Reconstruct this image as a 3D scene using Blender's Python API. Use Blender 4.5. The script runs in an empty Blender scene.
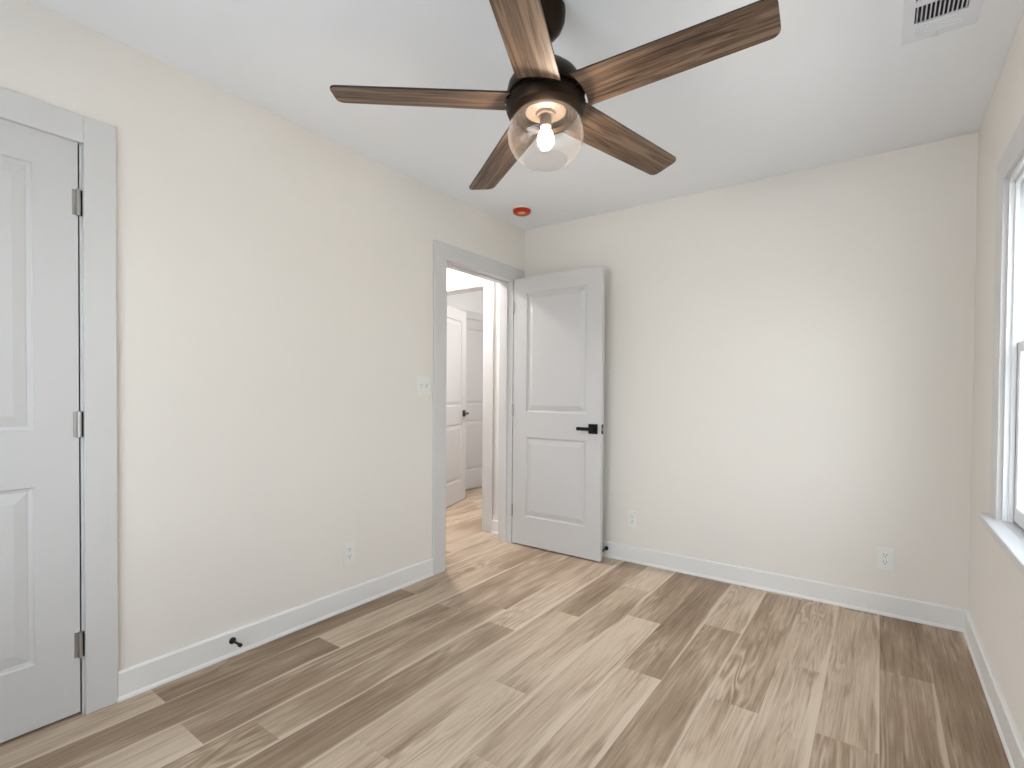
import bpy, bmesh, math, random
from mathutils import Vector, Matrix
PI = math.pi
sc = bpy.context.scene
C = sc.collection

# ------------------------------------------------------------------ camera
W, H, YB = 2.661, 2.44, -3.82          # room width, ceiling height, rear wall
def make_camera():
    cam = bpy.data.cameras.new('camera'); o = bpy.data.objects.new('camera', cam); C.objects.link(o)
    yaw, pitch, roll = math.radians(35.7587), math.radians(-0.8554), math.radians(0.4302)
    cy, sy, cp, sp = math.cos(yaw), math.sin(yaw), math.cos(pitch), math.sin(pitch)
    f = Vector((-sy*cp, cy*cp, sp)); r = Vector((cy, sy, 0)); u = r.cross(f)
    cr, sr = math.cos(roll), math.sin(roll)
    r2 = cr*r + sr*u; u2 = -sr*r + cr*u
    m = Matrix((r2, u2, -f)).transposed().to_4x4()
    m.translation = Vector((2.2925, -3.3379, 1.1582))
    o.matrix_world = m
    cam.sensor_width = 36; cam.lens = 510.68/1024*36; cam.shift_y = 16.6/1024; cam.clip_start = .02
    sc.camera = o
make_camera()

# ------------------------------------------------------------------ light, world, exposure
WORLD_STRENGTH = 9.6
SKY_FAR = .44
sc.view_settings.view_transform = 'Standard'; sc.view_settings.look = 'None'
sc.view_settings.gamma = 1; sc.view_settings.use_curve_mapping = False
sc.view_settings.exposure = -0.05
def make_world():
    w = bpy.data.worlds.new('sky'); sc.world = w; w.use_nodes = True
    n = w.node_tree.nodes; l = w.node_tree.links; n.clear()
    out = n.new('ShaderNodeOutputWorld'); bg = n.new('ShaderNodeBackground')
    tc = n.new('ShaderNodeTexCoord'); sep = n.new('ShaderNodeSeparateXYZ'); ramp = n.new('ShaderNodeValToRGB')
    l.new(tc.outputs['Generated'], sep.inputs[0]); 
    mp = n.new('ShaderNodeMapRange'); mp.inputs[1].default_value = -1; mp.inputs[2].default_value = 1
    l.new(sep.outputs['Z'], mp.inputs[0]); l.new(mp.outputs[0], ramp.inputs[0])
    e = ramp.color_ramp.elements
    e[0].position = .47; e[0].color = (.50, .50, .50, 1)
    e[1].position = .53; e[1].color = (.94, .965, .995, 1)
    x = e.new(1.0); x.color = (.82, .88, 1.0, 1)
    l.new(ramp.outputs[0], bg.inputs[0])
    # the sky is brighter on the sun's side (behind the camera) than on the window side
    dt = n.new('ShaderNodeVectorMath'); dt.operation = 'DOT_PRODUCT'; dt.inputs[1].default_value = (-.62, -.78, 0)
    l.new(tc.outputs['Generated'], dt.inputs[0])
    mr = n.new('ShaderNodeMapRange'); mr.inputs[1].default_value = -.75; mr.inputs[2].default_value = .8
    mr.inputs[3].default_value = WORLD_STRENGTH*SKY_FAR; mr.inputs[4].default_value = WORLD_STRENGTH*1.0
    l.new(dt.outputs['Value'], mr.inputs[0]); l.new(mr.outputs[0], bg.inputs[1])
    l.new(bg.outputs[0], out.inputs[0])
make_world()
def make_sun():
    d = bpy.data.lights.new('sun', 'SUN'); d.energy = 35; d.angle = math.radians(.6); d.color = (1, .97, .93)
    o = bpy.data.objects.new('sun', d); C.objects.link(o)
    o.rotation_euler = Vector((-.55, .62, .95)).to_track_quat('Z', 'Y').to_euler()      # high behind the house: no direct sun enters
make_sun()
def portal(name, loc, rot, sx, sy):
    d = bpy.data.lights.new(name, 'AREA'); d.shape = 'RECTANGLE'; d.size = sx; d.size_y = sy
    d.cycles.is_portal = True
    o = bpy.data.objects.new(name, d); o.location = loc; o.rotation_euler = rot; C.objects.link(o)
WY0, WY1, WZ0, WZ1 = -2.00, -.775, .70, 1.945      # side window opening
RX0, RX1, RZ0, RZ1 = .45, 1.95, .70, 2.00          # opening of the added rear window
portal('window_portal', (W+.14, (WY0+WY1)/2, (WZ0+WZ1)/2), (0, PI/2, 0), WZ1-WZ0, WY1-WY0)
portal('added_window_portal', ((RX0+RX1)/2, YB-.14, (RZ0+RZ1)/2), (PI/2, 0, 0), RX1-RX0, RZ1-RZ0)

# ------------------------------------------------------------------ materials
def new_mat(name):
    m = bpy.data.materials.new(name); m.use_nodes = True
    return m, m.node_tree.nodes, m.node_tree.links, m.node_tree.nodes['Principled BSDF']
def srgb(r, g, b):
    f = lambda c: (c/255/12.92) if c/255 <= .04045 else ((c/255+.055)/1.055)**2.4
    return (f(r), f(g), f(b), 1)
def plain(name, col, rough=.5, metal=0, bump=0, bscale=300, spec=.5):
    m, n, l, p = new_mat(name)
    p.inputs['Base Color'].default_value = col; p.inputs['Roughness'].default_value = rough
    p.inputs['Metallic'].default_value = metal; p.inputs['Specular IOR Level'].default_value = spec
    tc = n.new('ShaderNodeTexCoord'); no = n.new('ShaderNodeTexNoise'); no.inputs['Scale'].default_value = bscale
    l.new(tc.outputs['Object'], no.inputs['Vector'])
    if bump:
        b = n.new('ShaderNodeBump'); b.inputs['Strength'].default_value = bump; b.inputs['Distance'].default_value = .001
        l.new(no.outputs['Fac'], b.inputs['Height']); l.new(b.outputs[0], p.inputs['Normal'])
    return m
M = {}
M['wall'] = plain('cream_wall_paint', (.82, .783, .738, 1), .75, bump=.15, bscale=220, spec=.25)
M['ceiling'] = plain('flat_ceiling_paint', (.90, .915, .95, 1), .9, bump=.15, bscale=180, spec=.1)
M['trim'] = plain('white_gloss_trim_paint', (.66, .65, .65, 1), .38, bump=.04, bscale=120, spec=.4)
M['baseboard'] = plain('lightened_trim_paint', (.82, .81, .80, 1), .4, bump=.04, bscale=120, spec=.4)  # same white trim, lightened in colour in place of light
M['door'] = plain('white_door_paint', (.625, .617, .62, 1), .42, bump=.05, bscale=150, spec=.4)
M['plate'] = plain('white_plastic', (.83, .83, .80, 1), .35)
M['vinyl'] = plain('white_window_vinyl', (.82, .83, .85, 1), .35)
M['black'] = plain('matte_black_metal', (.006, .006, .007, 1), .35, .3)
M['dark'] = plain('dark_slot', (.01, .01, .01, 1), .8)
M['bronze'] = plain('oil_rubbed_bronze', (.022, .013, .008, 1), .42, .85)
M['nickel'] = plain('satin_nickel', (.42, .41, .40, 1), .32, .9)
M['hallwall'] = plain('pale_hall_paint', (.84, .84, .83, 1), .75, spec=.25)
M['red'] = plain('red_dust_cover', (.40, .006, .003, 1), .35)
M['yellow'] = plain('yellow_sticker', (.75, .60, .02, 1), .5)
M['ventwhite'] = plain('white_enamel', (.80, .82, .87, 1), .4)
M['bladeedge'] = plain('dark_blade_edge', (.012, .009, .008, 1), .5)
M['side_bounce'] = plain('side_bounce_ground', (.27, .27, .26, 1), .9, bump=.5, bscale=30)  # ground added beside the house, its tone set to bounce light inside
M['rear_bounce'] = plain('rear_bounce_ground', (.55, .55, .56, 1), .9, bump=.5, bscale=30)  # unseen ground added behind the house, pale to throw sun onto the ceiling

def floor_mat():
    m, n, l, p = new_mat('vinyl_plank_oak')
    uv = n.new('ShaderNodeUVMap'); uv.uv_map = 'plank'
    at = n.new('ShaderNodeAttribute'); at.attribute_name = 'plank_tone'
    sp = n.new('ShaderNodeSeparateColor'); l.new(at.outputs['Color'], sp.inputs[0])
    tone, streak, seed = sp.outputs
    su = n.new('ShaderNodeSeparateXYZ'); l.new(uv.outputs[0], su.inputs[0])
    def math_(op, a, b=None, c=None, clamp=False):
        k = n.new('ShaderNodeMath'); k.operation = op; k.use_clamp = clamp
        for i, v in enumerate((a, b, c)):
            if v is None: continue
            if isinstance(v, (int, float)): k.inputs[i].default_value = v
            else: l.new(v, k.inputs[i])
        return k.outputs[0]
    U, V = su.outputs[0], su.outputs[1]
    z = math_('MULTIPLY', seed, 57.0)
    def noise(fu, fv, detail=3, rough=.5, dist=0, zo=0):
        cmb = n.new('ShaderNodeCombineXYZ')
        l.new(math_('MULTIPLY', U, fu), cmb.inputs[0]); l.new(math_('MULTIPLY', V, fv), cmb.inputs[1])
        l.new(math_('ADD', z, zo), cmb.inputs[2])
        t = n.new('ShaderNodeTexNoise'); t.inputs['Scale'].default_value = 1; t.inputs['Detail'].default_value = detail
        t.inputs['Roughness'].default_value = rough; t.inputs['Distortion'].default_value = dist
        l.new(cmb.outputs[0], t.inputs['Vector']); return t.outputs['Fac']
    broad = noise(9, 1.5, 3, .55, .3)
    along = noise(3, 1.3, 1, .5, 0, 11)
    fine = noise(170, 5, 4, .65, .4, 3)
    mid = noise(62, 2.6, 4, .6, .8, 7)
    field = noise(9, 1.05, 2, .45, .5, 19)
    ring = math_('SINE', math_('MULTIPLY', field, 75.0))
    ringm = math_('MULTIPLY', ring, math_('MULTIPLY', math_('SUBTRACT', noise(5, 1.1, 1, .5, 0, 31), .42, clamp=True), 1.0))
    knot = math_('GREATER_THAN', noise(26, 7, 1, .3, 0, 43), .80)
    t = math_('MULTIPLY_ADD', math_('SUBTRACT', broad, .5), .85, tone)
    t = math_('MULTIPLY_ADD', math_('SUBTRACT', along, .5), .75, t)
    t = math_('MULTIPLY_ADD', math_('SUBTRACT', fine, .5), .70, t)
    t = math_('MULTIPLY_ADD', math_('SUBTRACT', mid, .5), .85, t)
    pores = math_('MULTIPLY', math_('SUBTRACT', noise(95, 2.2, 3, .6, .6, 77), .60, clamp=True), 1.6)
    t = math_('ADD', pores, t)
    t = math_('MULTIPLY_ADD', ringm, .70, t)
    # pale sapwood along the plank's right edge, its width wandering
    wv = noise(.01, 1.6, 2, .5, 0, 61)
    width = math_('MULTIPLY', math_('MULTIPLY_ADD', wv, .095, -.024), streak)
    edge = math_('SUBTRACT', .179, width)
    sap = math_('MULTIPLY_ADD', math_('SUBTRACT', U, edge), 110.0, 0.0, clamp=True)
    sap = math_('MULTIPLY', sap, math_('GREATER_THAN', streak, .2))
    ramp = n.new('ShaderNodeValToRGB'); e = ramp.color_ramp.elements
    e[0].position = 0.0; e[0].color = (.600, .485, .370, 1)
    e[1].position = 1.0; e[1].color = (.178, .116, .069, 1)
    a = e.new(.28); a.color = (.480, .372, .275, 1)
    a = e.new(.55); a.color = (.330, .238, .164, 1)
    l.new(t, ramp.inputs[0])
    mx = n.new('ShaderNodeMix'); mx.data_type = 'RGBA'
    l.new(math_('MULTIPLY', sap, .75), mx.inputs[0]); l.new(ramp.outputs[0], mx.inputs[6])
    mx.inputs[7].default_value = (.655, .545, .430, 1)
    # joints
    du = math_('MINIMUM', U, math_('SUBTRACT', .179, U))
    j = math_('MULTIPLY', math_('LESS_THAN', du, .0009), .45)
    att2 = n.new('ShaderNodeAttribute'); att2.attribute_name = 'plank_tone'
    mj = n.new('ShaderNodeMix'); mj.data_type = 'RGBA'
    l.new(j, mj.inputs[0]); l.new(mx.outputs[2], mj.inputs[6]); mj.inputs[7].default_value = (.22, .17, .12, 1)
    l.new(mj.outputs[2], p.inputs['Base Color'])
    p.inputs['Roughness'].default_value = .5; p.inputs['Specular IOR Level'].default_value = .3
    b = n.new('ShaderNodeBump'); b.inputs['Strength'].default_value = .15; b.inputs['Distance'].default_value = .0006
    l.new(math_('ADD', fine, mid), b.inputs['Height']); l.new(b.outputs[0], p.inputs['Normal'])
    return m
M['floor'] = floor_mat()

def blade_mat():
    m, n, l, p = new_mat('walnut_blade_veneer')
    tc = n.new('ShaderNodeTexCoord'); oi = n.new('ShaderNodeObjectInfo')
    mp = n.new('ShaderNodeMapping'); mp.inputs['Scale'].default_value = (2.0, 36, 1)
    l.new(tc.outputs['Object'], mp.inputs['Vector'])
    off = n.new('ShaderNodeVectorMath'); off.operation = 'ADD'
    cmb = n.new('ShaderNodeCombineXYZ'); mu = n.new('ShaderNodeMath'); mu.operation = 'MULTIPLY'; mu.inputs[1].default_value = 40
    l.new(oi.outputs['Random'], mu.inputs[0]); l.new(mu.outputs[0], cmb.inputs[2])
    l.new(mp.outputs[0], off.inputs[0]); l.new(cmb.outputs[0], off.inputs[1])
    a = n.new('ShaderNodeTexNoise'); a.inputs['Scale'].default_value = 1; a.inputs['Detail'].default_value = 3; a.inputs['Distortion'].default_value = .7
    l.new(off.outputs[0], a.inputs['Vector'])
    s = n.new('ShaderNodeMath'); s.operation = 'MULTIPLY'; s.inputs[1].default_value = 34; l.new(a.outputs['Fac'], s.inputs[0])
    sn = n.new('ShaderNodeMath'); sn.operation = 'SINE'; l.new(s.outputs[0], sn.inputs[0])
    mp2 = n.new('ShaderNodeMapping'); mp2.inputs['Scale'].default_value = (7, 420, 1); l.new(tc.outputs['Object'], mp2.inputs['Vector'])
    o2 = n.new('ShaderNodeVectorMath'); o2.operation = 'ADD'; l.new(mp2.outputs[0], o2.inputs[0]); l.new(cmb.outputs[0], o2.inputs[1])
    f = n.new('ShaderNodeTexNoise'); f.inputs['Scale'].default_value = 1; f.inputs['Detail'].default_value = 4; f.inputs['Roughness'].default_value = .6
    l.new(o2.outputs[0], f.inputs['Vector'])
    k1 = n.new('ShaderNodeMath'); k1.operation = 'MULTIPLY_ADD'; k1.inputs[1].default_value = .07; l.new(sn.outputs[0], k1.inputs[0]); l.new(a.outputs['Fac'], k1.inputs[2])
    k2 = n.new('ShaderNodeMath'); k2.operation = 'MULTIPLY_ADD'; k2.inputs[1].default_value = .75; l.new(f.outputs['Fac'], k2.inputs[0]); l.new(k1.outputs[0], k2.inputs[2])
    rp = n.new('ShaderNodeValToRGB'); e = rp.color_ramp.elements
    e[0].position = .62; e[0].color = (.040, .024, .015, 1)
    e[1].position = 1.15 if False else 1.0; e[1].color = (.215, .142, .096, 1)
    x = e.new(.82); x.color = (.110, .069, .046, 1)
    l.new(k2.outputs[0], rp.inputs[0]); l.new(rp.outputs[0], p.inputs['Base Color'])
    p.inputs['Roughness'].default_value = .5; p.inputs['Specular IOR Level'].default_value = .3
    return m
M['blade'] = blade_mat()

def glass_mat(name, tint, milk, rough=0.0):
    m, n, l, p = new_mat(name); n.remove(p)
    out = [k for k in n if k.type == 'OUTPUT_MATERIAL'][0]
    tr = n.new('ShaderNodeBsdfTransparent'); tr.inputs[0].default_value = tint
    gl = n.new('ShaderNodeBsdfGlossy'); gl.inputs['Roughness'].default_value = rough + .02
    lf = n.new('ShaderNodeLayerWeight'); lf.inputs[0].default_value = .5
    pw = n.new('ShaderNodeMath'); pw.operation = 'POWER'; pw.inputs[1].default_value = 5; l.new(lf.outputs['Facing'], pw.inputs[0])
    fr = n.new('ShaderNodeMath'); fr.operation = 'MULTIPLY_ADD'; fr.inputs[1].default_value = .75; fr.inputs[2].default_value = .035; l.new(pw.outputs[0], fr.inputs[0])
    a = n.new('ShaderNodeMixShader'); l.new(fr.outputs[0], a.inputs[0]); l.new(tr.outputs[0], a.inputs[1]); l.new(gl.outputs[0], a.inputs[2])
    if milk:
        tl = n.new('ShaderNodeBsdfTranslucent'); tl.inputs[0].default_value = (1, .95, .9, 1)
        lw = n.new('ShaderNodeLayerWeight'); lw.inputs[0].default_value = .35
        mu = n.new('ShaderNodeMath'); mu.operation = 'MULTIPLY_ADD'; mu.inputs[1].default_value = milk; mu.inputs[2].default_value = .001
        l.new(lw.outputs['Facing'], mu.inputs[0])
        b = n.new('ShaderNodeMixShader'); l.new(mu.outputs[0], b.inputs[0]); l.new(a.outputs[0], b.inputs[1]); l.new(tl.outputs[0], b.inputs[2])
        a = b
    l.new(a.outputs[0], out.inputs['Surface']); return m
M['pane'] = glass_mat('window_glass', (.95, .98, .98, 1), 0)
M['globe'] = glass_mat('clear_globe_glass', (.985, .98, .975, 1), .018)
def emit(name, col, s):
    m, n, l, p = new_mat(name); p.inputs['Base Color'].default_value = col
    p.inputs['Emission Color'].default_value = col; p.inputs['Emission Strength'].default_value = s; return m
M['bulb'] = emit('lit_bulb', (1, .83, .66, 1), 190.0)
M['hallfill'] = emit('added_hall_glow', (1, .97, .95, 1), 165.0)  # glow of the added, unseen hall light
M['farfill'] = emit('added_far_glow', (1, .97, .95, 1), 125.0)  # glow of the unseen light added in the far room

# ------------------------------------------------------------------ helpers
def link(name, bm, mats, parent=None, smooth=False, loc=None):
    me = bpy.data.meshes.new(name); bmesh.ops.recalc_face_normals(bm, faces=bm.faces); bm.to_mesh(me); bm.free()
    for k in (mats if isinstance(mats, (list, tuple)) else [mats]): me.materials.append(M[k])
    if smooth:
        for f in me.polygons: f.use_smooth = True
        me.set_sharp_from_angle(angle=math.radians(35))
    o = bpy.data.objects.new(name, me); C.objects.link(o)
    if loc is not None: o.location = loc
    if parent: o.parent = parent
    return o
def thing(name, label=None, cat=None, loc=(0, 0, 0), group=None, rot=(0, 0, 0)):
    o = bpy.data.objects.new(name, None); C.objects.link(o); o.location = loc; o.rotation_euler = rot
    o.empty_display_size = .05
    if label: o['label'] = label
    if cat: o['category'] = cat
    if group: o['group'] = group
    return o
def struct(o, label=None, cat=None):
    o['kind'] = 'structure'
    if label: o['label'] = label
    if cat: o['category'] = cat
    return o
def box(bm, a, b, bev=0, seg=1, mi=0):
    x0, x1 = sorted((a[0], b[0])); y0, y1 = sorted((a[1], b[1])); z0, z1 = sorted((a[2], b[2]))
    v = [bm.verts.new(p) for p in ((x0,y0,z0),(x1,y0,z0),(x1,y1,z0),(x0,y1,z0),(x0,y0,z1),(x1,y0,z1),(x1,y1,z1),(x0,y1,z1))]
    fs = [bm.faces.new([v[i] for i in q]) for q in ((0,3,2,1),(4,5,6,7),(0,1,5,4),(1,2,6,5),(2,3,7,6),(3,0,4,7))]
    for f in fs: f.material_index = mi
    if bev:
        es = list({e for f in fs for e in f.edges})
        r = bmesh.ops.bevel(bm, geom=es, offset=bev, segments=seg, affect='EDGES', profile=.5)
        for f in r['faces']: f.material_index = mi
    return fs
def lathe(bm, prof, n=48, c=(0, 0, 0), axis='z', mi=0, cap=True):
    rings = []
    for r, z in prof:
        ring = []
        for k in range(n):
            a = 2*PI*k/n; q = (r*math.cos(a), r*math.sin(a), z)
            if axis == 'x': q = (z, q[0], q[1])
            if axis == 'y': q = (q[0], z, q[1])
            ring.append(bm.verts.new((q[0]+c[0], q[1]+c[1], q[2]+c[2])))
        rings.append(ring)
    for a, b in zip(rings, rings[1:]):
        for k in range(n):
            f = bm.faces.new((a[k], a[(k+1) % n], b[(k+1) % n], b[k])); f.material_index = mi
    if cap:
        for rg in (rings[0], rings[-1]):
            f = bm.faces.new(rg); f.material_index = mi
def prism(bm, prof, p0, p1, up=(0, 0, 1), out=(1, 0, 0)):
    """sweep a closed 2-D profile (out, up) from p0 to p1"""
    p0, p1, up, out = map(Vector, (p0, p1, up, out))
    A = [bm.verts.new(p0+out*a+up*b) for a, b in prof]; B = [bm.verts.new(p1+out*a+up*b) for a, b in prof]
    n = len(prof)
    for k in range(n): bm.faces.new((A[k], A[(k+1) % n], B[(k+1) % n], B[k]))
    bm.faces.new(A); bm.faces.new(B)

# ------------------------------------------------------------------ floor (one surface, planks drawn as faces)
PW, PL, PX0 = .179, 1.27, -.018
joint = {0: -1.29, 1: -.655, 2: -1.31, 3: -1.15, 4: -1.315, 5: -.998, 6: -1.72, 7: -.82, 8: -1.315, 9: -.69, 10: -1.318, 11: -.865, 12: -1.315, 13: -.685, 14: -1.70}
# (column, index) -> (tone, sapwood streak);  index 0 = the plank beyond the joint listed above, -1 = nearer the camera ...
tones = {(0,0):(.40,0), (0,-1):(.64,.5), (0,-2):(.22,.6),
 (1,0):(.50,.9), (1,-1):(.34,.9), (1,-2):(.68,.7),
 (2,0):(.55,0), (2,-1):(.52,.6), (2,-2):(.2,.8),
 (3,0):(.45,.6), (3,-1):(.40,1.0), (3,-2):(.42,.6),
 (4,0):(.28,.9), (4,-1):(.56,.7), (4,-2):(.5,0),
 (5,0):(.48,.6), (5,-1):(.22,0), (5,-2):(.16,.8),
 (6,0):(.34,1.0), (6,-1):(.16,1.0),
 (7,0):(.50,0), (7,-1):(.18,.8), (7,-2):(.2,0),
 (8,0):(.60,.7), (8,-1):(.24,.9), (8,-2):(.3,0),
 (9,0):(.30,.9), (9,-1):(.60,.6), (9,-2):(.3,.5),
 (10,0):(.48,0), (10,-1):(.18,0),
 (11,0):(.24,1.0), (11,-1):(.20,1.0),
 (12,0):(.32,.9), (12,-1):(.52,.3),
 (13,0):(.62,.3), (13,-1):(.52,.6),
 (14,0):(.68,0), (14,-1):(.66,0)}
def make_floor():
    rnd = random.Random(4)
    bm = bmesh.new(); uvl = bm.loops.layers.uv.new('plank'); cl = bm.loops.layers.float_color.new('plank_tone')
    XA, XB, YA, YC = -2.0, W+.15, YB-.15, 3.3
    k0 = int(math.floor((XA-PX0)/PW)); k1 = int(math.ceil((XB-PX0)/PW))
    for k in range(k0, k1):
        base = joint.get(k, -rnd.random()*PL)
        i0 = int(math.floor((YA-base)/PL))-0; i1 = int(math.ceil((YC-base)/PL))
        for i in range(i0, i1):
            y0 = base+i*PL; y1 = y0+PL
            xa = max(XA, PX0+k*PW); xb = min(XB, PX0+(k+1)*PW); ya = max(YA, y0); yb = min(YC, y1)
            if xb <= xa or yb <= ya: continue
            tn, st = tones.get((k, i), (rnd.uniform(.12, .5), rnd.choice((0, .6, .9))))
            sd = rnd.random()
            vs = [bm.verts.new((x, y, 0)) for x, y in ((xa, ya), (xb, ya), (xb, yb), (xa, yb))]
            f = bm.faces.new(vs)
            for lp in f.loops:
                lp[uvl].uv = (lp.vert.co.x-(PX0+k*PW), lp.vert.co.y-y0); lp[cl] = (tn, st, sd, 1)
    # underside slab so the floor has thickness
    box(bm, (XA, YA, -.1), (XB, YC, -.002))
    return struct(link('floor', bm, 'floor'), 'light oak vinyl plank floor', 'floor')
make_floor()

# ------------------------------------------------------------------ room shell
T = .12
D2A, D2B, DH = -.905, -.150, 2.03     # open doorway in the left wall
D1A, D1B = -3.545, -2.765             # closet door opening
bm = bmesh.new()
box(bm, (-T, D2B, 0), (0, 0, H)); box(bm, (-T, D1B, 0), (0, D2A, H)); box(bm, (-T, YB-T, 0), (0, D1A, H))
box(bm, (-T, D2A, DH+.01), (0, D2B, H)); box(bm, (-T, D1A, DH+.01), (0, D1B, H))
struct(link('wall_left', bm, 'wall'), 'cream painted left wall with two doorways', 'wall')
bm = bmesh.new(); box(bm, (-T, 0, 0), (W+T+.03, T, H)); box(bm, (-.40, 0, 0), (-T, T, H))
box(bm, (-2.0, 0, 0), (-1.17, T, H)); box(bm, (-1.17, 0, 2.06), (-.40, T, H))
struct(link('wall_back', bm, 'wall'), 'cream painted back wall facing the camera', 'wall')
TR = .15
bm = bmesh.new()
box(bm, (W, YB-T, 0), (W+TR, WY0, H)); box(bm, (W, WY1, 0), (W+TR, 0, H))
box(bm, (W, WY0, 0), (W+TR, WY1, WZ0)); box(bm, (W, WY0, WZ1), (W+TR, WY1, H))
struct(link('wall_right', bm, 'wall'), 'cream painted right wall with the window', 'wall')
bm = bmesh.new()
box(bm, (0, YB-TR, 0), (RX0, YB, H)); box(bm, (RX1, YB-TR, 0), (W, YB, H))
box(bm, (RX0, YB-TR, 0), (RX1, YB, RZ0)); box(bm, (RX0, YB-TR, RZ1), (RX1, YB, H))
struct(link('wall_front', bm, 'wall'), 'cream painted wall behind the camera', 'wall')
bm = bmesh.new(); box(bm, (-2.0, YB-TR, H), (W+TR, 3.3, H+.1))
struct(link('ceiling', bm, 'ceiling'), 'flat pale grey ceiling', 'ceiling')
# hall, closet and the room beyond
bm = bmesh.new()
box(bm, (-1.29, -2.3, 0), (-1.17, 0, H)); box(bm, (-1.29, -2.42, 0), (-T, -2.3, H))
box(bm, (-.85, YB-T, 0), (-.75, -2.42, H))
box(bm, (-.75, YB-T, 0), (-T, YB, H))
struct(link('wall_hall', bm, 'hallwall'), 'pale walls of the hall and the closet', 'wall')
bm = bmesh.new()
BX = -1.66
box(bm, (BX-.12, T, 0), (BX, 1.00, H)); box(bm, (BX-.12, 1.78, 0), (BX, 3.2, H)); box(bm, (BX-.12, 1.00, 2.04), (BX, 1.78, H))
box(bm, (BX-.12, 3.2, 0), (.6, 3.3, H)); box(bm, (.5, T, 0), (.6, 3.2, H)); box(bm, (BX-.3, .9, 0), (BX-.2, 1.9, H))
struct(link('wall_far', bm, 'hallwall'), 'pale walls of the room beyond the hall', 'wall')

# ------------------------------------------------------------------ trim
BH, BT = .109, .014
base_prof = [(0, 0), (.020, 0), (.020, .006), (.017, .013), (BT, .017), (BT, BH-.006), (BT-.005, BH), (0, BH)]
tn_ = [0]
def trim(bm, mat='trim', label=None):
    tn_[0] += 1
    return struct(link('trim_%d' % tn_[0], bm, mat), label, 'trim')
def baseboard(side, segs, out, label):
    bm = bmesh.new()
    for a, b in segs: prism(bm, base_prof, a, b, out=out)
    struct(link('baseboard_'+side, bm, 'baseboard'), label, 'baseboard')
CW, CT = .100, .018
C2A, C2B, CZ = D2A-.008, D2B+.008, DH-.018     # casing inner edges
baseboard('left', [((0, D1B+.0+CW+.0, 0), (0, C2A-CW, 0)), ((0, YB, 0), (0, D1A-CW, 0))], (1, 0, 0), 'white baseboard along the left wall')
baseboard('back', [((BT, 0, 0), (W-BT, 0, 0))], (0, -1, 0), 'white baseboard along the back wall')
baseboard('right', [((W, YB, 0), (W, 0, 0))], (-1, 0, 0), 'white baseboard along the right wall')
baseboard('front', [((0, YB, 0), (W, YB, 0))], (0, 1, 0), 'white baseboard behind the camera')
baseboard('hall', [((-T-BT, 0, 0), (-.30, 0, 0))], (0, -1, 0), 'short white baseboard at the end of the hall')
bm = bmesh.new()     # casing of the open doorway, room side
box(bm, (0, C2A-CW, 0), (CT, C2A, CZ+CW+.005), .002); box(bm, (0, C2B, 0), (CT, -.022, CZ+CW+.005), .002); box(bm, (0, C2A, CZ), (CT-.0008, C2B, CZ+CW+.005), .002)
box(bm, (CT-.004, C2A-CW, 0), (CT+.004, C2A, .010), .002)
trim(bm, label='flat white casing around the open doorway')
bm = bmesh.new()     # jamb and stops of the open doorway
box(bm, (-T-.002, D2A-.003, 0), (.002, D2A+.016, DH)); box(bm, (-T-.002, D2B-.003, 0), (.002, D2B+.003, DH)); box(bm, (-T-.002, D2A, DH-.018), (.002, D2B, DH+.002))
box(bm, (-.085, D2A+.016, 0), (-.045, D2A+.027, DH-.018), .002); box(bm, (-.085, D2B-.014, 0), (-.045, D2B-.003, DH-.018), .002)
box(bm, (-.085, D2A+.016, DH-.030), (-.045, D2B-.003, DH-.018), .002)
box(bm, (-T-CT, C2A-CW, 0), (-T, C2A, CZ+CW), .002); box(bm, (-T-CT, C2B, 0), (-T, -.022, CZ+CW), .002); box(bm, (-T-CT+.001, C2A, CZ), (-T, C2B, CZ+CW), .002)
trim(bm, label='white jamb and stop of the open doorway')
bm = bmesh.new()     # closet door casing
J1A, J1B = D1A+.0, D1B
box(bm, (0, J1B+.008, 0), (CT, J1B+CW+.002, CZ+CW+.005), .002); box(bm, (0, J1A-CW, 0), (CT, J1A-.008, CZ+CW+.005), .002); box(bm, (0, J1A-.008, CZ+.01), (CT-.0008, J1B+.008, CZ+CW+.005), .002)
box(bm, (-T, J1B-.0, 0), (.001, J1B+.012, DH)); box(bm, (-T, J1A-.012, 0), (.001, J1A, DH)); box(bm, (-T, J1A, DH+.0), (.001, J1B, DH+.012))
box(bm, (-.075, J1B-.012, 0), (-.040, J1B, DH), .001); box(bm, (-.075, J1A, 0), (-.040, J1A+.012, DH), .001); box(bm, (-.075, J1A, DH-.012), (-.040, J1B, DH), .001)
trim(bm, label='flat white casing and jamb around the closed closet door')
bm = bmesh.new()     # doorway at the end of the hall
box(bm, (-.395, -CT, 0), (-.295, 0, 2.05+CW), .002); box(bm, (-1.168, -CT, 2.05), (-.395, 0, 2.05+CW), .002)
box(bm, (-.412, -.002, 0), (-.398, T+.002, 2.06)); box(bm, (-1.17, -.002, 0), (-1.155, T+.002, 2.06)); box(bm, (-1.17, -.002, 2.046), (-.398, T+.002, 2.062))
trim(bm, label='white casing of the doorway at the end of the hall')
bm = bmesh.new()     # far door casing
box(bm, (BX, .91, 0), (BX+CT, 1.01, 2.12), .002); box(bm, (BX, 1.77, 0), (BX+CT, 1.87, 2.12), .002); box(bm, (BX, 1.01, 2.03), (BX+CT-.001, 1.77, 2.12), .002)
box(bm, (BX-.12, 1.0, 0), (BX, 1.012, 2.04)); box(bm, (BX-.12, 1.768, 0), (BX, 1.78, 2.04))
trim(bm, label='white casing of the far door seen through the doorway')

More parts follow.
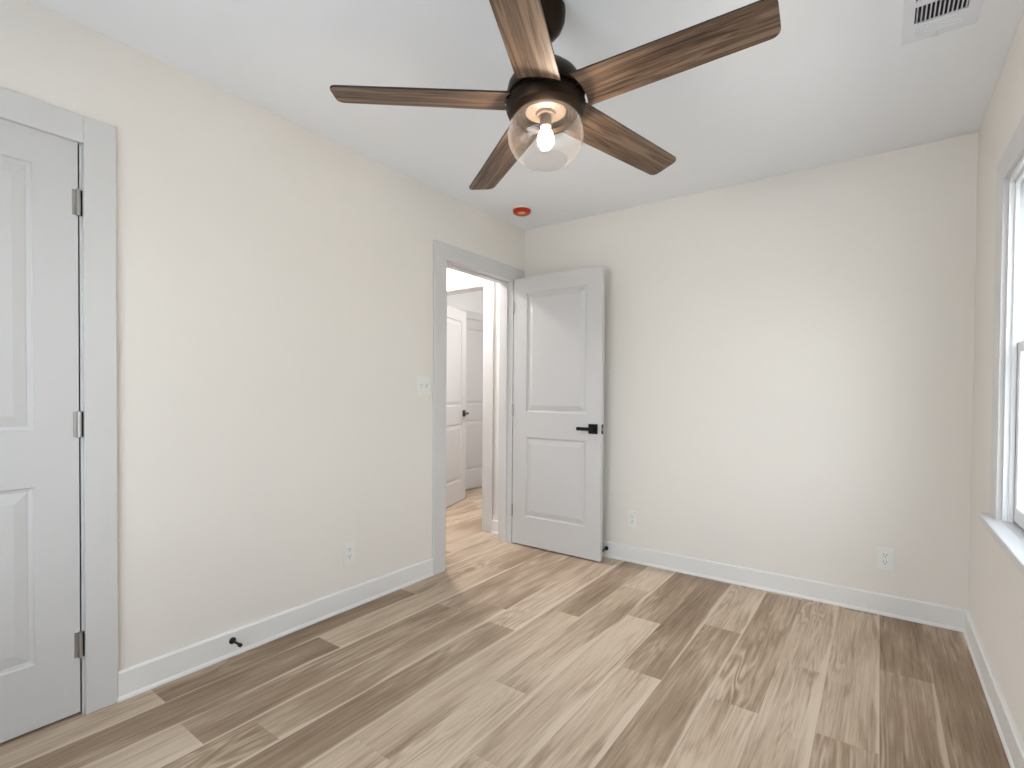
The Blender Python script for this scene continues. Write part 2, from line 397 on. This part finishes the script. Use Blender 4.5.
# ------------------------------------------------------------------ doors (two moulded panels)
def panel_door(bm, w, h=2.016, t=.035, panels=((.218, .818), (1.008, 1.900)), stile=.118):
    """local: x 0..w from hinge, y 0..-t, z 0..h; both faces moulded"""
    rings = ((0, 0), (.004, .008), (.015, .010), (.019, .0085), (.050, .0015), (.053, .0015))
    for side in (0, 1):
        Y = lambda d: (-d if side == 0 else -t+d)
        def v(x, z, d): return bm.verts.new((x, Y(d), z))
        xs = (0, stile, w-stile, w); zs = [0]
        for a, b in panels: zs += [a, b]
        zs.append(h)
        grid = [[v(x, z, 0) for x in xs] for z in zs]
        for r in range(len(zs)-1):
            for c in range(3):
                if c == 1 and r % 2 == 1:
                    prev = [grid[r][1], grid[r][2], grid[r+1][2], grid[r+1][1]]
                    x0, x1, z0, z1 = xs[1], xs[2], zs[r], zs[r+1]
                    for ins, d in rings[1:]:
                        cur = [v(x0+ins, z0+ins, d), v(x1-ins, z0+ins, d), v(x1-ins, z1-ins, d), v(x0+ins, z1-ins, d)]
                        for k in range(4): bm.faces.new((prev[k], prev[(k+1) % 4], cur[(k+1) % 4], cur[k]))
                        prev = cur
                    bm.faces.new(prev)
                else:
                    bm.faces.new((grid[r][c], grid[r][c+1], grid[r+1][c+1], grid[r+1][c]))
        if side == 0: g0 = grid
    g1 = grid; nz = len(zs)
    for r in range(nz-1):
        for c in (0, 3): bm.faces.new((g0[r][c], g0[r+1][c], g1[r+1][c], g1[r][c]))
    for c in range(3):
        for r in (0, nz-1): bm.faces.new((g0[r][c], g0[r][c+1], g1[r][c+1], g1[r][c]))
def hinge(parent, z, y=0.0, facing=1, x=0.0, leaf=True, name='hinge', w=.012):
    bm = bmesh.new()
    lathe(bm, [(.0035, -.048), (.0065, -.045), (.0065, .045), (.0035, .048)], 14, (x, y, 0))
    if leaf:
        box(bm, (x+.001, -.0005, -.0445), (x+.016, .0016, .0445), .0005)
        box(bm, (x-.0115, -.003, -.0445), (x-.0065, .0045, .0445), mi=1)
    o = link(name, bm, ['nickel', 'dark'], parent, smooth=True, loc=(0, 0, z)); return o

# closet door (door_1), hinged at its right edge; local x runs toward the camera along -y
DW1 = .770
bm = bmesh.new(); panel_door(bm, DW1)
# local (x, y, z) -> world: x -> -y, y(-) -> -x
d1 = struct(link('door_1', bm, 'door'), 'closed white two-panel closet door at the left edge', 'door')
d1.matrix_world = Matrix(((0, 1, 0, -.001), (-1, 0, 0, D1B-.004), (0, 0, 1, .012), (0, 0, 0, 1)))
for z in (.242, 1.024, 1.802): hinge(d1, z, y=.006, facing=1, x=.0, w=.012)
# open door (door_2) swung against the back wall
DW2 = .744
bm = bmesh.new(); panel_door(bm, DW2)
d2 = struct(link('door_2', bm, 'door'), 'open white two-panel door with a black lever, swung toward the back wall', 'door')
ang = math.radians(-.8)
d2.location = (.014, -.155+.035, .010); d2.rotation_euler = (0, 0, ang)
for z in (.25, 1.02, 1.80):
    bm = bmesh.new(); lathe(bm, [(.004, -.046), (.0065, -.044), (.0065, .044), (.004, .046)], 12, (-.004, -.037, 0))
    box(bm, (-.003, -.036, -.044), (.0005, -.006, .044), .0005); link('hinge', bm, 'nickel', d2, True, (0, 0, z))
def lever(parent, xc, zc, face_y, sgn, direction, name='door_handle'):
    """square rosette with flat lever; sgn = -1 toward local -y"""
    bm = bmesh.new(); r = .034
    box(bm, (xc-r, face_y, zc-r), (xc+r, face_y+sgn*.009, zc+r), .001)
    lathe(bm, [(.011, face_y+sgn*.009), (.011, face_y+sgn*.045)], 16, (xc, 0, zc), 'y')
    box(bm, (xc+direction*-.012, face_y+sgn*.042, zc-.012), (xc+direction*.106, face_y+sgn*.053, zc+.012), .0015)
    return link(name, bm, 'black', parent)
lever(d2, DW2-.060, .905, -.035, -1, -1)
lever(d2, DW2-.060, .905, 0, 1, -1)
bm = bmesh.new(); box(bm, (DW2-.001, -.031, .872), (DW2+.0015, -.004, .938), .0005); box(bm, (DW2, -.024, .895), (DW2+.010, -.011, .915), .002, mi=1)
link('latch', bm, ['black', 'nickel'], d2)
# door_3: ajar door in the doorway at the end of the hall
bm = bmesh.new(); panel_door(bm, .76)
d3 = struct(link('door_3', bm, 'door'), 'white two-panel door standing ajar beyond the hall', 'door')
hx, hy = -1.150, .150; fx, fy = -1.415, .925
d3.location = (hx, hy, .010); d3.rotation_euler = (0, 0, math.atan2(fy-hy, fx-hx))
lever(d3, .70, .925, -.035, -1, -1); lever(d3, .70, .925, 0, 1, -1)
# door_4: closed far door
bm = bmesh.new(); panel_door(bm, .748)
d4 = struct(link('door_4', bm, 'door'), 'closed white two-panel door farthest back through the doorway', 'door')
d4.matrix_world = Matrix(((0, -1, 0, BX+.004-.04), (1, 0, 0, 1.016), (0, 0, 1, .012), (0, 0, 0, 1)))

# ------------------------------------------------------------------ window on the right wall
def window(n, label, org, along, out, w, h, casing=.09, stool_ext=.05):
    """org: lower corner of the opening on the wall face; along: unit along the opening; out: toward outdoors"""
    e = struct(thing('window_%d' % n), label, 'window')
    al, ou = Vector(along), Vector(out)
    m = Matrix((al, ou, (0, 0, 1))).transposed().to_4x4(); m.translation = Vector(org); e.matrix_world = m
    # local: x along, y outward, z up
    bm = bmesh.new()
    cp = [(-.0, 0), (-.0, -.014), (.012, -.018), (.030, -.015), (.055, -.020), (casing-.012, -.022), (casing, -.016), (casing, 0)]
    def strip(p0, p1, d):
        # mitred casing piece between inner-edge corners, growing along d
        pr = cp; A = []; B = []
        p0, p1, d = Vector(p0), Vector(p1), Vector(d); t = (p1-p0).normalized()
        for a, b in pr:
            A.append(bm.verts.new(p0+d*a-t*a*mit0+Vector((0, b, 0)))); B.append(bm.verts.new(p1+d*a+t*a*mit1+Vector((0, b, 0))))
        k = len(pr)
        for i in range(k): bm.faces.new((A[i], A[(i+1) % k], B[(i+1) % k], B[i]))
        bm.faces.new(A); bm.faces.new(B)
    mit0, mit1 = 0, 1; strip((-.006, 0, 0), (-.006, 0, h+.006), (-1, 0, 0)); strip((w+.006, 0, 0), (w+.006, 0, h+.006), (1, 0, 0))
    mit0, mit1 = 1, 1; strip((-.006, 0, h+.006), (w+.006, 0, h+.006), (0, 0, 1))
    link('casing', bm, 'trim', e)
    bm = bmesh.new(); box(bm, (-casing-stool_ext+.02, -.050, -.022), (w+casing+stool_ext-.02, .002, .006), .004, 2); box(bm, (0, 0, -.020), (w, .05, .006))
    link('window_stool', bm, 'trim', e)
    bm = bmesh.new(); d = .15
    box(bm, (-.001, 0, 0), (.014, d, h)); box(bm, (w-.014, 0, 0), (w+.001, d, h)); box(bm, (0, 0, h-.014), (w, d, h+.001)); box(bm, (0, .05, -.015), (w, d, .010))
    for yy in (.014, ): box(bm, (.014, yy, .0), (.026, yy+.014, h-.014), .002); box(bm, (w-.026, yy, .0), (w-.014, yy+.014, h-.014), .002); box(bm, (.014, yy, h-.028), (w-.014, yy+.014, h-.014), .002)
    for yy in (.0575, ): box(bm, (.014, yy, .0), (.022, yy+.006, h-.014)); box(bm, (w-.022, yy, .0), (w-.014, yy+.006, h-.014))
    link('window_frame', bm, 'vinyl', e)
    def sash(name, y0, z0, z1, rb, rt):
        bm = bmesh.new(); s = .042; y1 = y0+.028
        box(bm, (.016, y0, z0), (.016+s, y1, z1), .003); box(bm, (w-.016-s, y0, z0), (w-.016, y1, z1), .003)
        box(bm, (.016+s-.004, y0, z0), (w-.012-s, y1-.001, z0+rb), .003); box(bm, (.016+s-.004, y0, z1-rt), (w-.012-s, y1-.001, z1), .003)
        so = link(name, bm, 'vinyl', e)
        bm = bmesh.new(); box(bm, (.016+s-.003, y0+.012, z0+rb-.003), (w-.013-s, y0+.016, z1-rt+.003)); link('pane', bm, 'pane', so)
        return so
    sash('lower_sash', .029, .010, h*.525, .055, .036)
    us = sash('upper_sash', .062, h*.495, h-.014, .036, .045)
    bm = bmesh.new(); box(bm, (w/2-.03, .030, h*.525-.004), (w/2+.03, .055, h*.525+.012), .003); link('sash_lock', bm, 'vinyl', e)
    return e
window(1, 'white double-hung window with a moulded casing on the right wall', (W, WY1, WZ0), (0, -1, 0), (1, 0, 0), WY1-WY0, WZ1-WZ0)
window(2, 'added unseen double-hung window behind the camera, for fill light', (RX1, YB, RZ0), (-1, 0, 0), (0, -1, 0), RX1-RX0, RZ1-RZ0)  # unseen window, added to let in fill light from behind
bm = bmesh.new(); box(bm, (W+TR+.3, -30, -.75), (40, 30, -.55))
struct(link('ground', bm, 'side_bounce'), 'added pale ground outside the side window, to bounce light in', 'ground')
bm = bmesh.new(); box(bm, (-30, -40, -.75), (W+TR+.3, YB-TR-.3, -.55))
struct(link('bounce_patio', bm, 'rear_bounce'), 'added unseen patio behind the house', 'ground')

# ------------------------------------------------------------------ switch and outlets
def plate_on(o, normal):
    """orient local x = along wall, local y = out of the wall"""
    n = Vector(normal); x = Vector((0, 0, 1)).cross(n)*-1
    m = Matrix((x, n, (0, 0, 1))).transposed().to_4x4(); m.translation = o.location; o.matrix_world = m
sw = thing('light_switch', 'white two-toggle switch plate on the left wall beside the open doorway', 'light switch', (0, -1.094, 1.200)); plate_on(sw, (1, 0, 0))
bm = bmesh.new(); box(bm, (-.058, 0, -.058), (.058, .0055, .058), .002, 2)
for x in (-.023, .023):
    box(bm, (x-.0042, .004, -.0085), (x+.0042, .0058, .0085), mi=1)
    for z in (-.030, .030): lathe(bm, [(.003, .0055), (.003, .0066)], 10, (x, 0, z), 'y')
link('switch_plate', bm, ['plate', 'dark'], sw)
for x, s in ((-.023, 1), (.023, -1)):
    bm = bmesh.new(); prism(bm, [(.004, -.005), (.005, .006), (.015, s*.012+.002), (.016, s*.012-.003)], (x-.004, 0, 0), (x+.004, 0, 0), up=(0, 0, 1), out=(0, 1, 0))
    link('toggle', bm, 'plate', sw)
def outlet(loc, normal, label, proto=None):
    if proto is None:
        o = thing('wall_outlet', label, 'outlet', loc, 'white duplex outlets low on the walls')
        bm = bmesh.new(); box(bm, (-.0355, 0, -.058), (.0355, .0055, .058), .002, 2)
        for z in (-.049, .049): lathe(bm, [(.003, .0055), (.003, .0064)], 10, (0, 0, z), 'y')
        link('cover_plate', bm, 'plate', o)
        bm = bmesh.new(); box(bm, (-.0175, .005, -.0345), (.0175, .0085, .0345), .0012)
        for zc in (-.0185, .0185):
            for x, hh in ((-.0065, .0045), (.0065, .0038)): box(bm, (x-.0012, .008, zc+.002-hh+.003), (x+.0012, .0088, zc+.002+hh+.003), mi=1)
            lathe(bm, [(.0026, .008), (.0026, .0088)], 12, (0, 0, zc-.0065), 'y', mi=1)
        link('receptacle', bm, ['plate', 'dark'], o)
    else:
        o = proto.copy(); C.objects.link(o); o['label'] = label; o.location = loc
        for ch in proto.children:
            c = ch.copy(); c.parent = o; C.objects.link(c)
    plate_on(o, normal); return o
ol = outlet((0, -1.638, .295), (1, 0, 0), 'white outlet low on the left wall between the two doorways')
outlet((.921, 0, .295), (0, -1, 0), 'white outlet on the back wall just right of the open door', ol)
outlet((2.328, 0, .297), (0, -1, 0), 'white outlet on the back wall near the right corner', ol)

# ------------------------------------------------------------------ door stops
def stop(loc, rot, label, proto=None):
    if proto is None:
        o = thing('door_stop', label, 'door stop', loc, 'black baseboard door stops')
        bm = bmesh.new(); lathe(bm, [(.0145, 0), (.0145, .003), (.010, .008), (.0055, .011)], 24, axis='x'); link('base', bm, 'black', o, True)
        bm = bmesh.new(); pr = [(.0048, .009), (.0048, .060)]; lathe(bm, pr, 16, axis='x'); link('rod', bm, 'black', o, True)
        bm = bmesh.new(); lathe(bm, [(.006, .057), (.0082, .060), (.0082, .072), (.0055, .075)], 20, axis='x'); link('rubber_tip', bm, 'black', o, True)
    else:
        o = proto.copy(); C.objects.link(o); o.location = loc; o['label'] = label
        for ch in proto.children:
            c = ch.copy(); c.parent = o; C.objects.link(c)
    o.rotation_euler = rot; return o
st = stop((BT, -2.250, .068), (0, 0, 0), 'black door stop on the left baseboard near the closet door')
stop((.735, -BT, .062), (0, 0, -PI/2), 'black door stop on the back baseboard half hidden behind the open door', st)

# ------------------------------------------------------------------ smoke detector
sd = thing('smoke_detector', 'smoke detector with red dust cover and yellow sticker on the ceiling in the corner', 'smoke detector', (.252, -.403, H))
bm = bmesh.new(); lathe(bm, [(.069, 0), (.069, -.004), (.064, -.010), (.058, -.012)], 40); link('mounting_base', bm, 'plate', sd, True)
bm = bmesh.new(); lathe(bm, [(.062, -.011), (.063, -.016), (.060, -.028), (.050, -.036), (.030, -.039), (.001, -.040)], 40); link('dust_cover', bm, 'red', sd, True)
bm = bmesh.new()
n = 16
pts = [(.001, -.0408), (.030, -.0398), (.048, -.0375)]
ver = [[bm.verts.new((.012+r*.62*math.cos(a), -.020+r*.55*math.sin(a), z-.0005)) for a in [2*PI*k/n for k in range(n)]] for r, z in pts[:3]]
for a, b in zip(ver, ver[1:]):
    for k in range(n): bm.faces.new((a[k], a[(k+1) % n], b[(k+1) % n], b[k]))
bm.faces.new(ver[0]); link('sticker', bm, 'yellow', sd)

# ------------------------------------------------------------------ ceiling register
vx0, vx1, vy0, vy1 = 2.337, 2.545, -1.42, -.985
vt = thing('ceiling_vent', 'white louvred air register on the ceiling near the window wall', 'vent', ((vx0+vx1)/2, (vy0+vy1)/2, H))
vt_l = Vector(vt.location)
bm = bmesh.new()
L = lambda x, y, z: (x-vt_l.x, y-vt_l.y, z-H)
ix0, ix1, iy0, iy1 = 2.369, 2.509, -1.395, -1.092
z0, z1 = H-.006, H
for a, b in (((vx0, vy0), (ix0, vy1)), ((ix1, vy0), (vx1, vy1)), ((ix0, vy0), (ix1, iy0)), ((ix0, iy1), (ix1, vy1))):
    box(bm, L(a[0], a[1], z0), L(b[0], b[1], z1))
box(bm, L(ix0, -1.216, H-.007), L(ix1, -1.190, H))
for k in range(5):   # stepped ribs at the damper end
    y = -1.080+k*.013; box(bm, L(ix0+.004, y, H-.0085), L(ix1-.006, y+.006, H-.005), .001)
link('face_plate', bm, 'ventwhite', vt)
bm = bmesh.new(); box(bm, L(ix0, iy0, H-.0004), L(ix1, iy1, H)); link('duct_opening', bm, 'dark', vt)
for k in range(12):
    x = ix0+.0005+k*(ix1-ix0)/12+.0
    bm = bmesh.new(); prism(bm, [(0, 0), (.0012, 0), (.0040, -.0055), (.0030, -.0062)], L(x+.004, iy0, H-.0006), L(x+.004, iy1, H-.0006), up=(0, 0, 1), out=(1, 0, 0))
    link('louvre', bm, 'ventwhite', vt)
bm = bmesh.new(); box(bm, L(2.430, -1.020, H-.022), L(2.434, -1.012, H-.006), .001); box(bm, L(2.422, -1.021, H-.024), L(2.440, -1.011, H-.020), .001); link('damper_lever', bm, 'ventwhite', vt)

# ------------------------------------------------------------------ added ceiling lights, unseen, for the hall and the room beyond
def added_lamp(loc, label, mat='hallfill'):
    o = thing('added_light', label, 'light', loc)
    bm = bmesh.new(); lathe(bm, [(.15, 0), (.15, -.018), (.135, -.022)], 40); link('base', bm, 'plate', o, True)
    bm = bmesh.new(); lathe(bm, [(.135, -.022), (.130, -.045), (.10, -.062), (.05, -.070), (.002, -.072)], 40); link('diffuser', bm, mat, o, True)
added_lamp((-.80, -.36, H), 'added unseen flush light that brightens the hall')
added_lamp((-.35, .95, H), 'added unseen flush light that brightens the room beyond the hall', 'farfill')

# ------------------------------------------------------------------ ceiling fan
FR, FA = .690, 3.8312
# the fan hangs a little out of plumb on its ball joint
FN = Vector((-.0337, .0347, 1)).normalized()
FH = Vector((1.379, -1.891, 2.1187))               # blade plane at the hub
fan = thing('ceiling_fan', 'five-blade ceiling fan with walnut blades, bronze motor and a lit clear glass globe', 'ceiling fan', FH+FN*(H-FH.z)/FN.z)
fan.rotation_euler = FN.to_track_quat('Z', 'Y').to_euler()
fan.rotation_euler = Matrix((Vector((1, 0, .0337)).normalized(), FN.cross(Vector((1, 0, .0337)).normalized()), FN)).transposed().to_euler()
def fz(z): return z-H
bm = bmesh.new(); lathe(bm, [(.066, .002), (.067, fz(2.425)), (.064, fz(2.395)), (.052, fz(2.365)), (.036, fz(2.345)), (.020, fz(2.338))], 48); link('canopy', bm, 'bronze', fan, True)
bm = bmesh.new(); lathe(bm, [(.0127, fz(2.345)), (.0127, fz(2.25))], 24); lathe(bm, [(.022, fz(2.285)), (.024, fz(2.265)), (.030, fz(2.252))], 24); link('downrod', bm, 'bronze', fan, True)
bm = bmesh.new(); lathe(bm, [(.028, fz(2.256)), (.045, fz(2.250)), (.075, fz(2.234)), (.105, fz(2.206)), (.124, fz(2.175)), (.130, fz(2.145)), (.128, fz(2.134)), (.120, fz(2.132)), (.120, fz(2.112))], 64); link('motor_housing', bm, 'bronze', fan, True)
bm = bmesh.new(); lathe(bm, [(.112, fz(2.115)), (.128, fz(2.114)), (.132, fz(2.108)), (.131, fz(2.096)), (.124, fz(2.080)), (.106, fz(2.070)), (.090, fz(2.066)), (.084, fz(2.078)), (.076, fz(2.080)), (.074, fz(2.094))], 64); link('light_fitter', bm, 'bronze', fan, True)
M['fitter_in'] = plain('satin_socket_pan', (.11, .085, .068, 1), .4)
bm = bmesh.new(); lathe(bm, [(.068, fz(2.094)), (.066, fz(2.088)), (.034, fz(2.084)), (.030, fz(2.076))], 40); lathe(bm, [(.019, fz(2.078)), (.020, fz(2.052)), (.017, fz(2.038))], 28); link('socket', bm, 'fitter_in', fan, True)
bm = bmesh.new(); lathe(bm, [(.0125, fz(2.040)), (.014, fz(2.030)), (.022, fz(2.016)), (.0265, fz(2.000)), (.0255, fz(1.988)), (.018, fz(1.977)), (.005, fz(1.973))], 32); link('bulb', bm, 'bulb', fan, True)
gp = [(.070, 2.090), (.076, 2.084), (.100, 2.071), (.118, 2.048), (.1265, 2.014), (.1235, 1.985), (.113, 1.959), (.097, 1.940), (.081, 1.929), (.075, 1.925)]
bm = bmesh.new(); lathe(bm, [(r, fz(z)) for r, z in gp] + [(r-.0028, fz(z)) for r, z in reversed(gp)], 64, cap=False)
link('glass_globe', bm, 'globe', fan, True)
# blades
def blade_mesh():
    bm = bmesh.new(); r0, r1, w0, w1, t, rc = .137, FR, .1418, .1240, .006, .026
    out = []
    # root: shallow concave arc following the hub
    for k in range(9):
        s = -1+2*k/8; y = s*w0/2; out.append((math.sqrt(max(r0*r0-y*y*.75, 0)), y))
    def corner(cx, cy, a0, a1):
        for k in range(7):
            a = a0+(a1-a0)*k/6; out.append((cx+rc*math.cos(a), cy+rc*math.sin(a)))
    corner(r1-rc, w1/2-rc, PI/2, 0); corner(r1-rc, -w1/2+rc, 0, -PI/2)
    lo = [bm.verts.new((x, y, -t/2)) for x, y in out]; hi = [bm.verts.new((x, y, t/2)) for x, y in out]
    a = bm.faces.new(lo); b = bm.faces.new(hi)
    for k in range(len(out)):
        f = bm.faces.new((lo[k], lo[(k+1) % len(out)], hi[(k+1) % len(out)], hi[k])); f.material_index = 1
    return bm
PITCH = -.20
proto = None
for k in range(5):
    a = FA+k*2*PI/5
    if proto is None:
        b = link('blade', blade_mesh(), ['blade', 'bladeedge'], fan)
        bm = bmesh.new(); box(bm, (.095, -.024, .0035), (.19, .024, .0085), .002); box(bm, (.105, -.022, -.001), (.150, .022, .0045), .001)
        for x, y in ((.15, .014), (.15, -.014), (.178, 0)): lathe(bm, [(.004, .008), (.003, .011)], 10, (x, y, 0))
        br = link('blade_bracket', bm, 'bronze', b); proto = b
    else:
        b = proto.copy(); C.objects.link(b); c = br.copy(); C.objects.link(c); c.parent = b
    b.parent = fan; b.location = (0, 0, -(H-FH.z)/FN.z+.003)
    b.rotation_euler = (Matrix.Rotation(a, 3, 'Z') @ Matrix.Rotation(PITCH, 3, 'X')).to_euler()
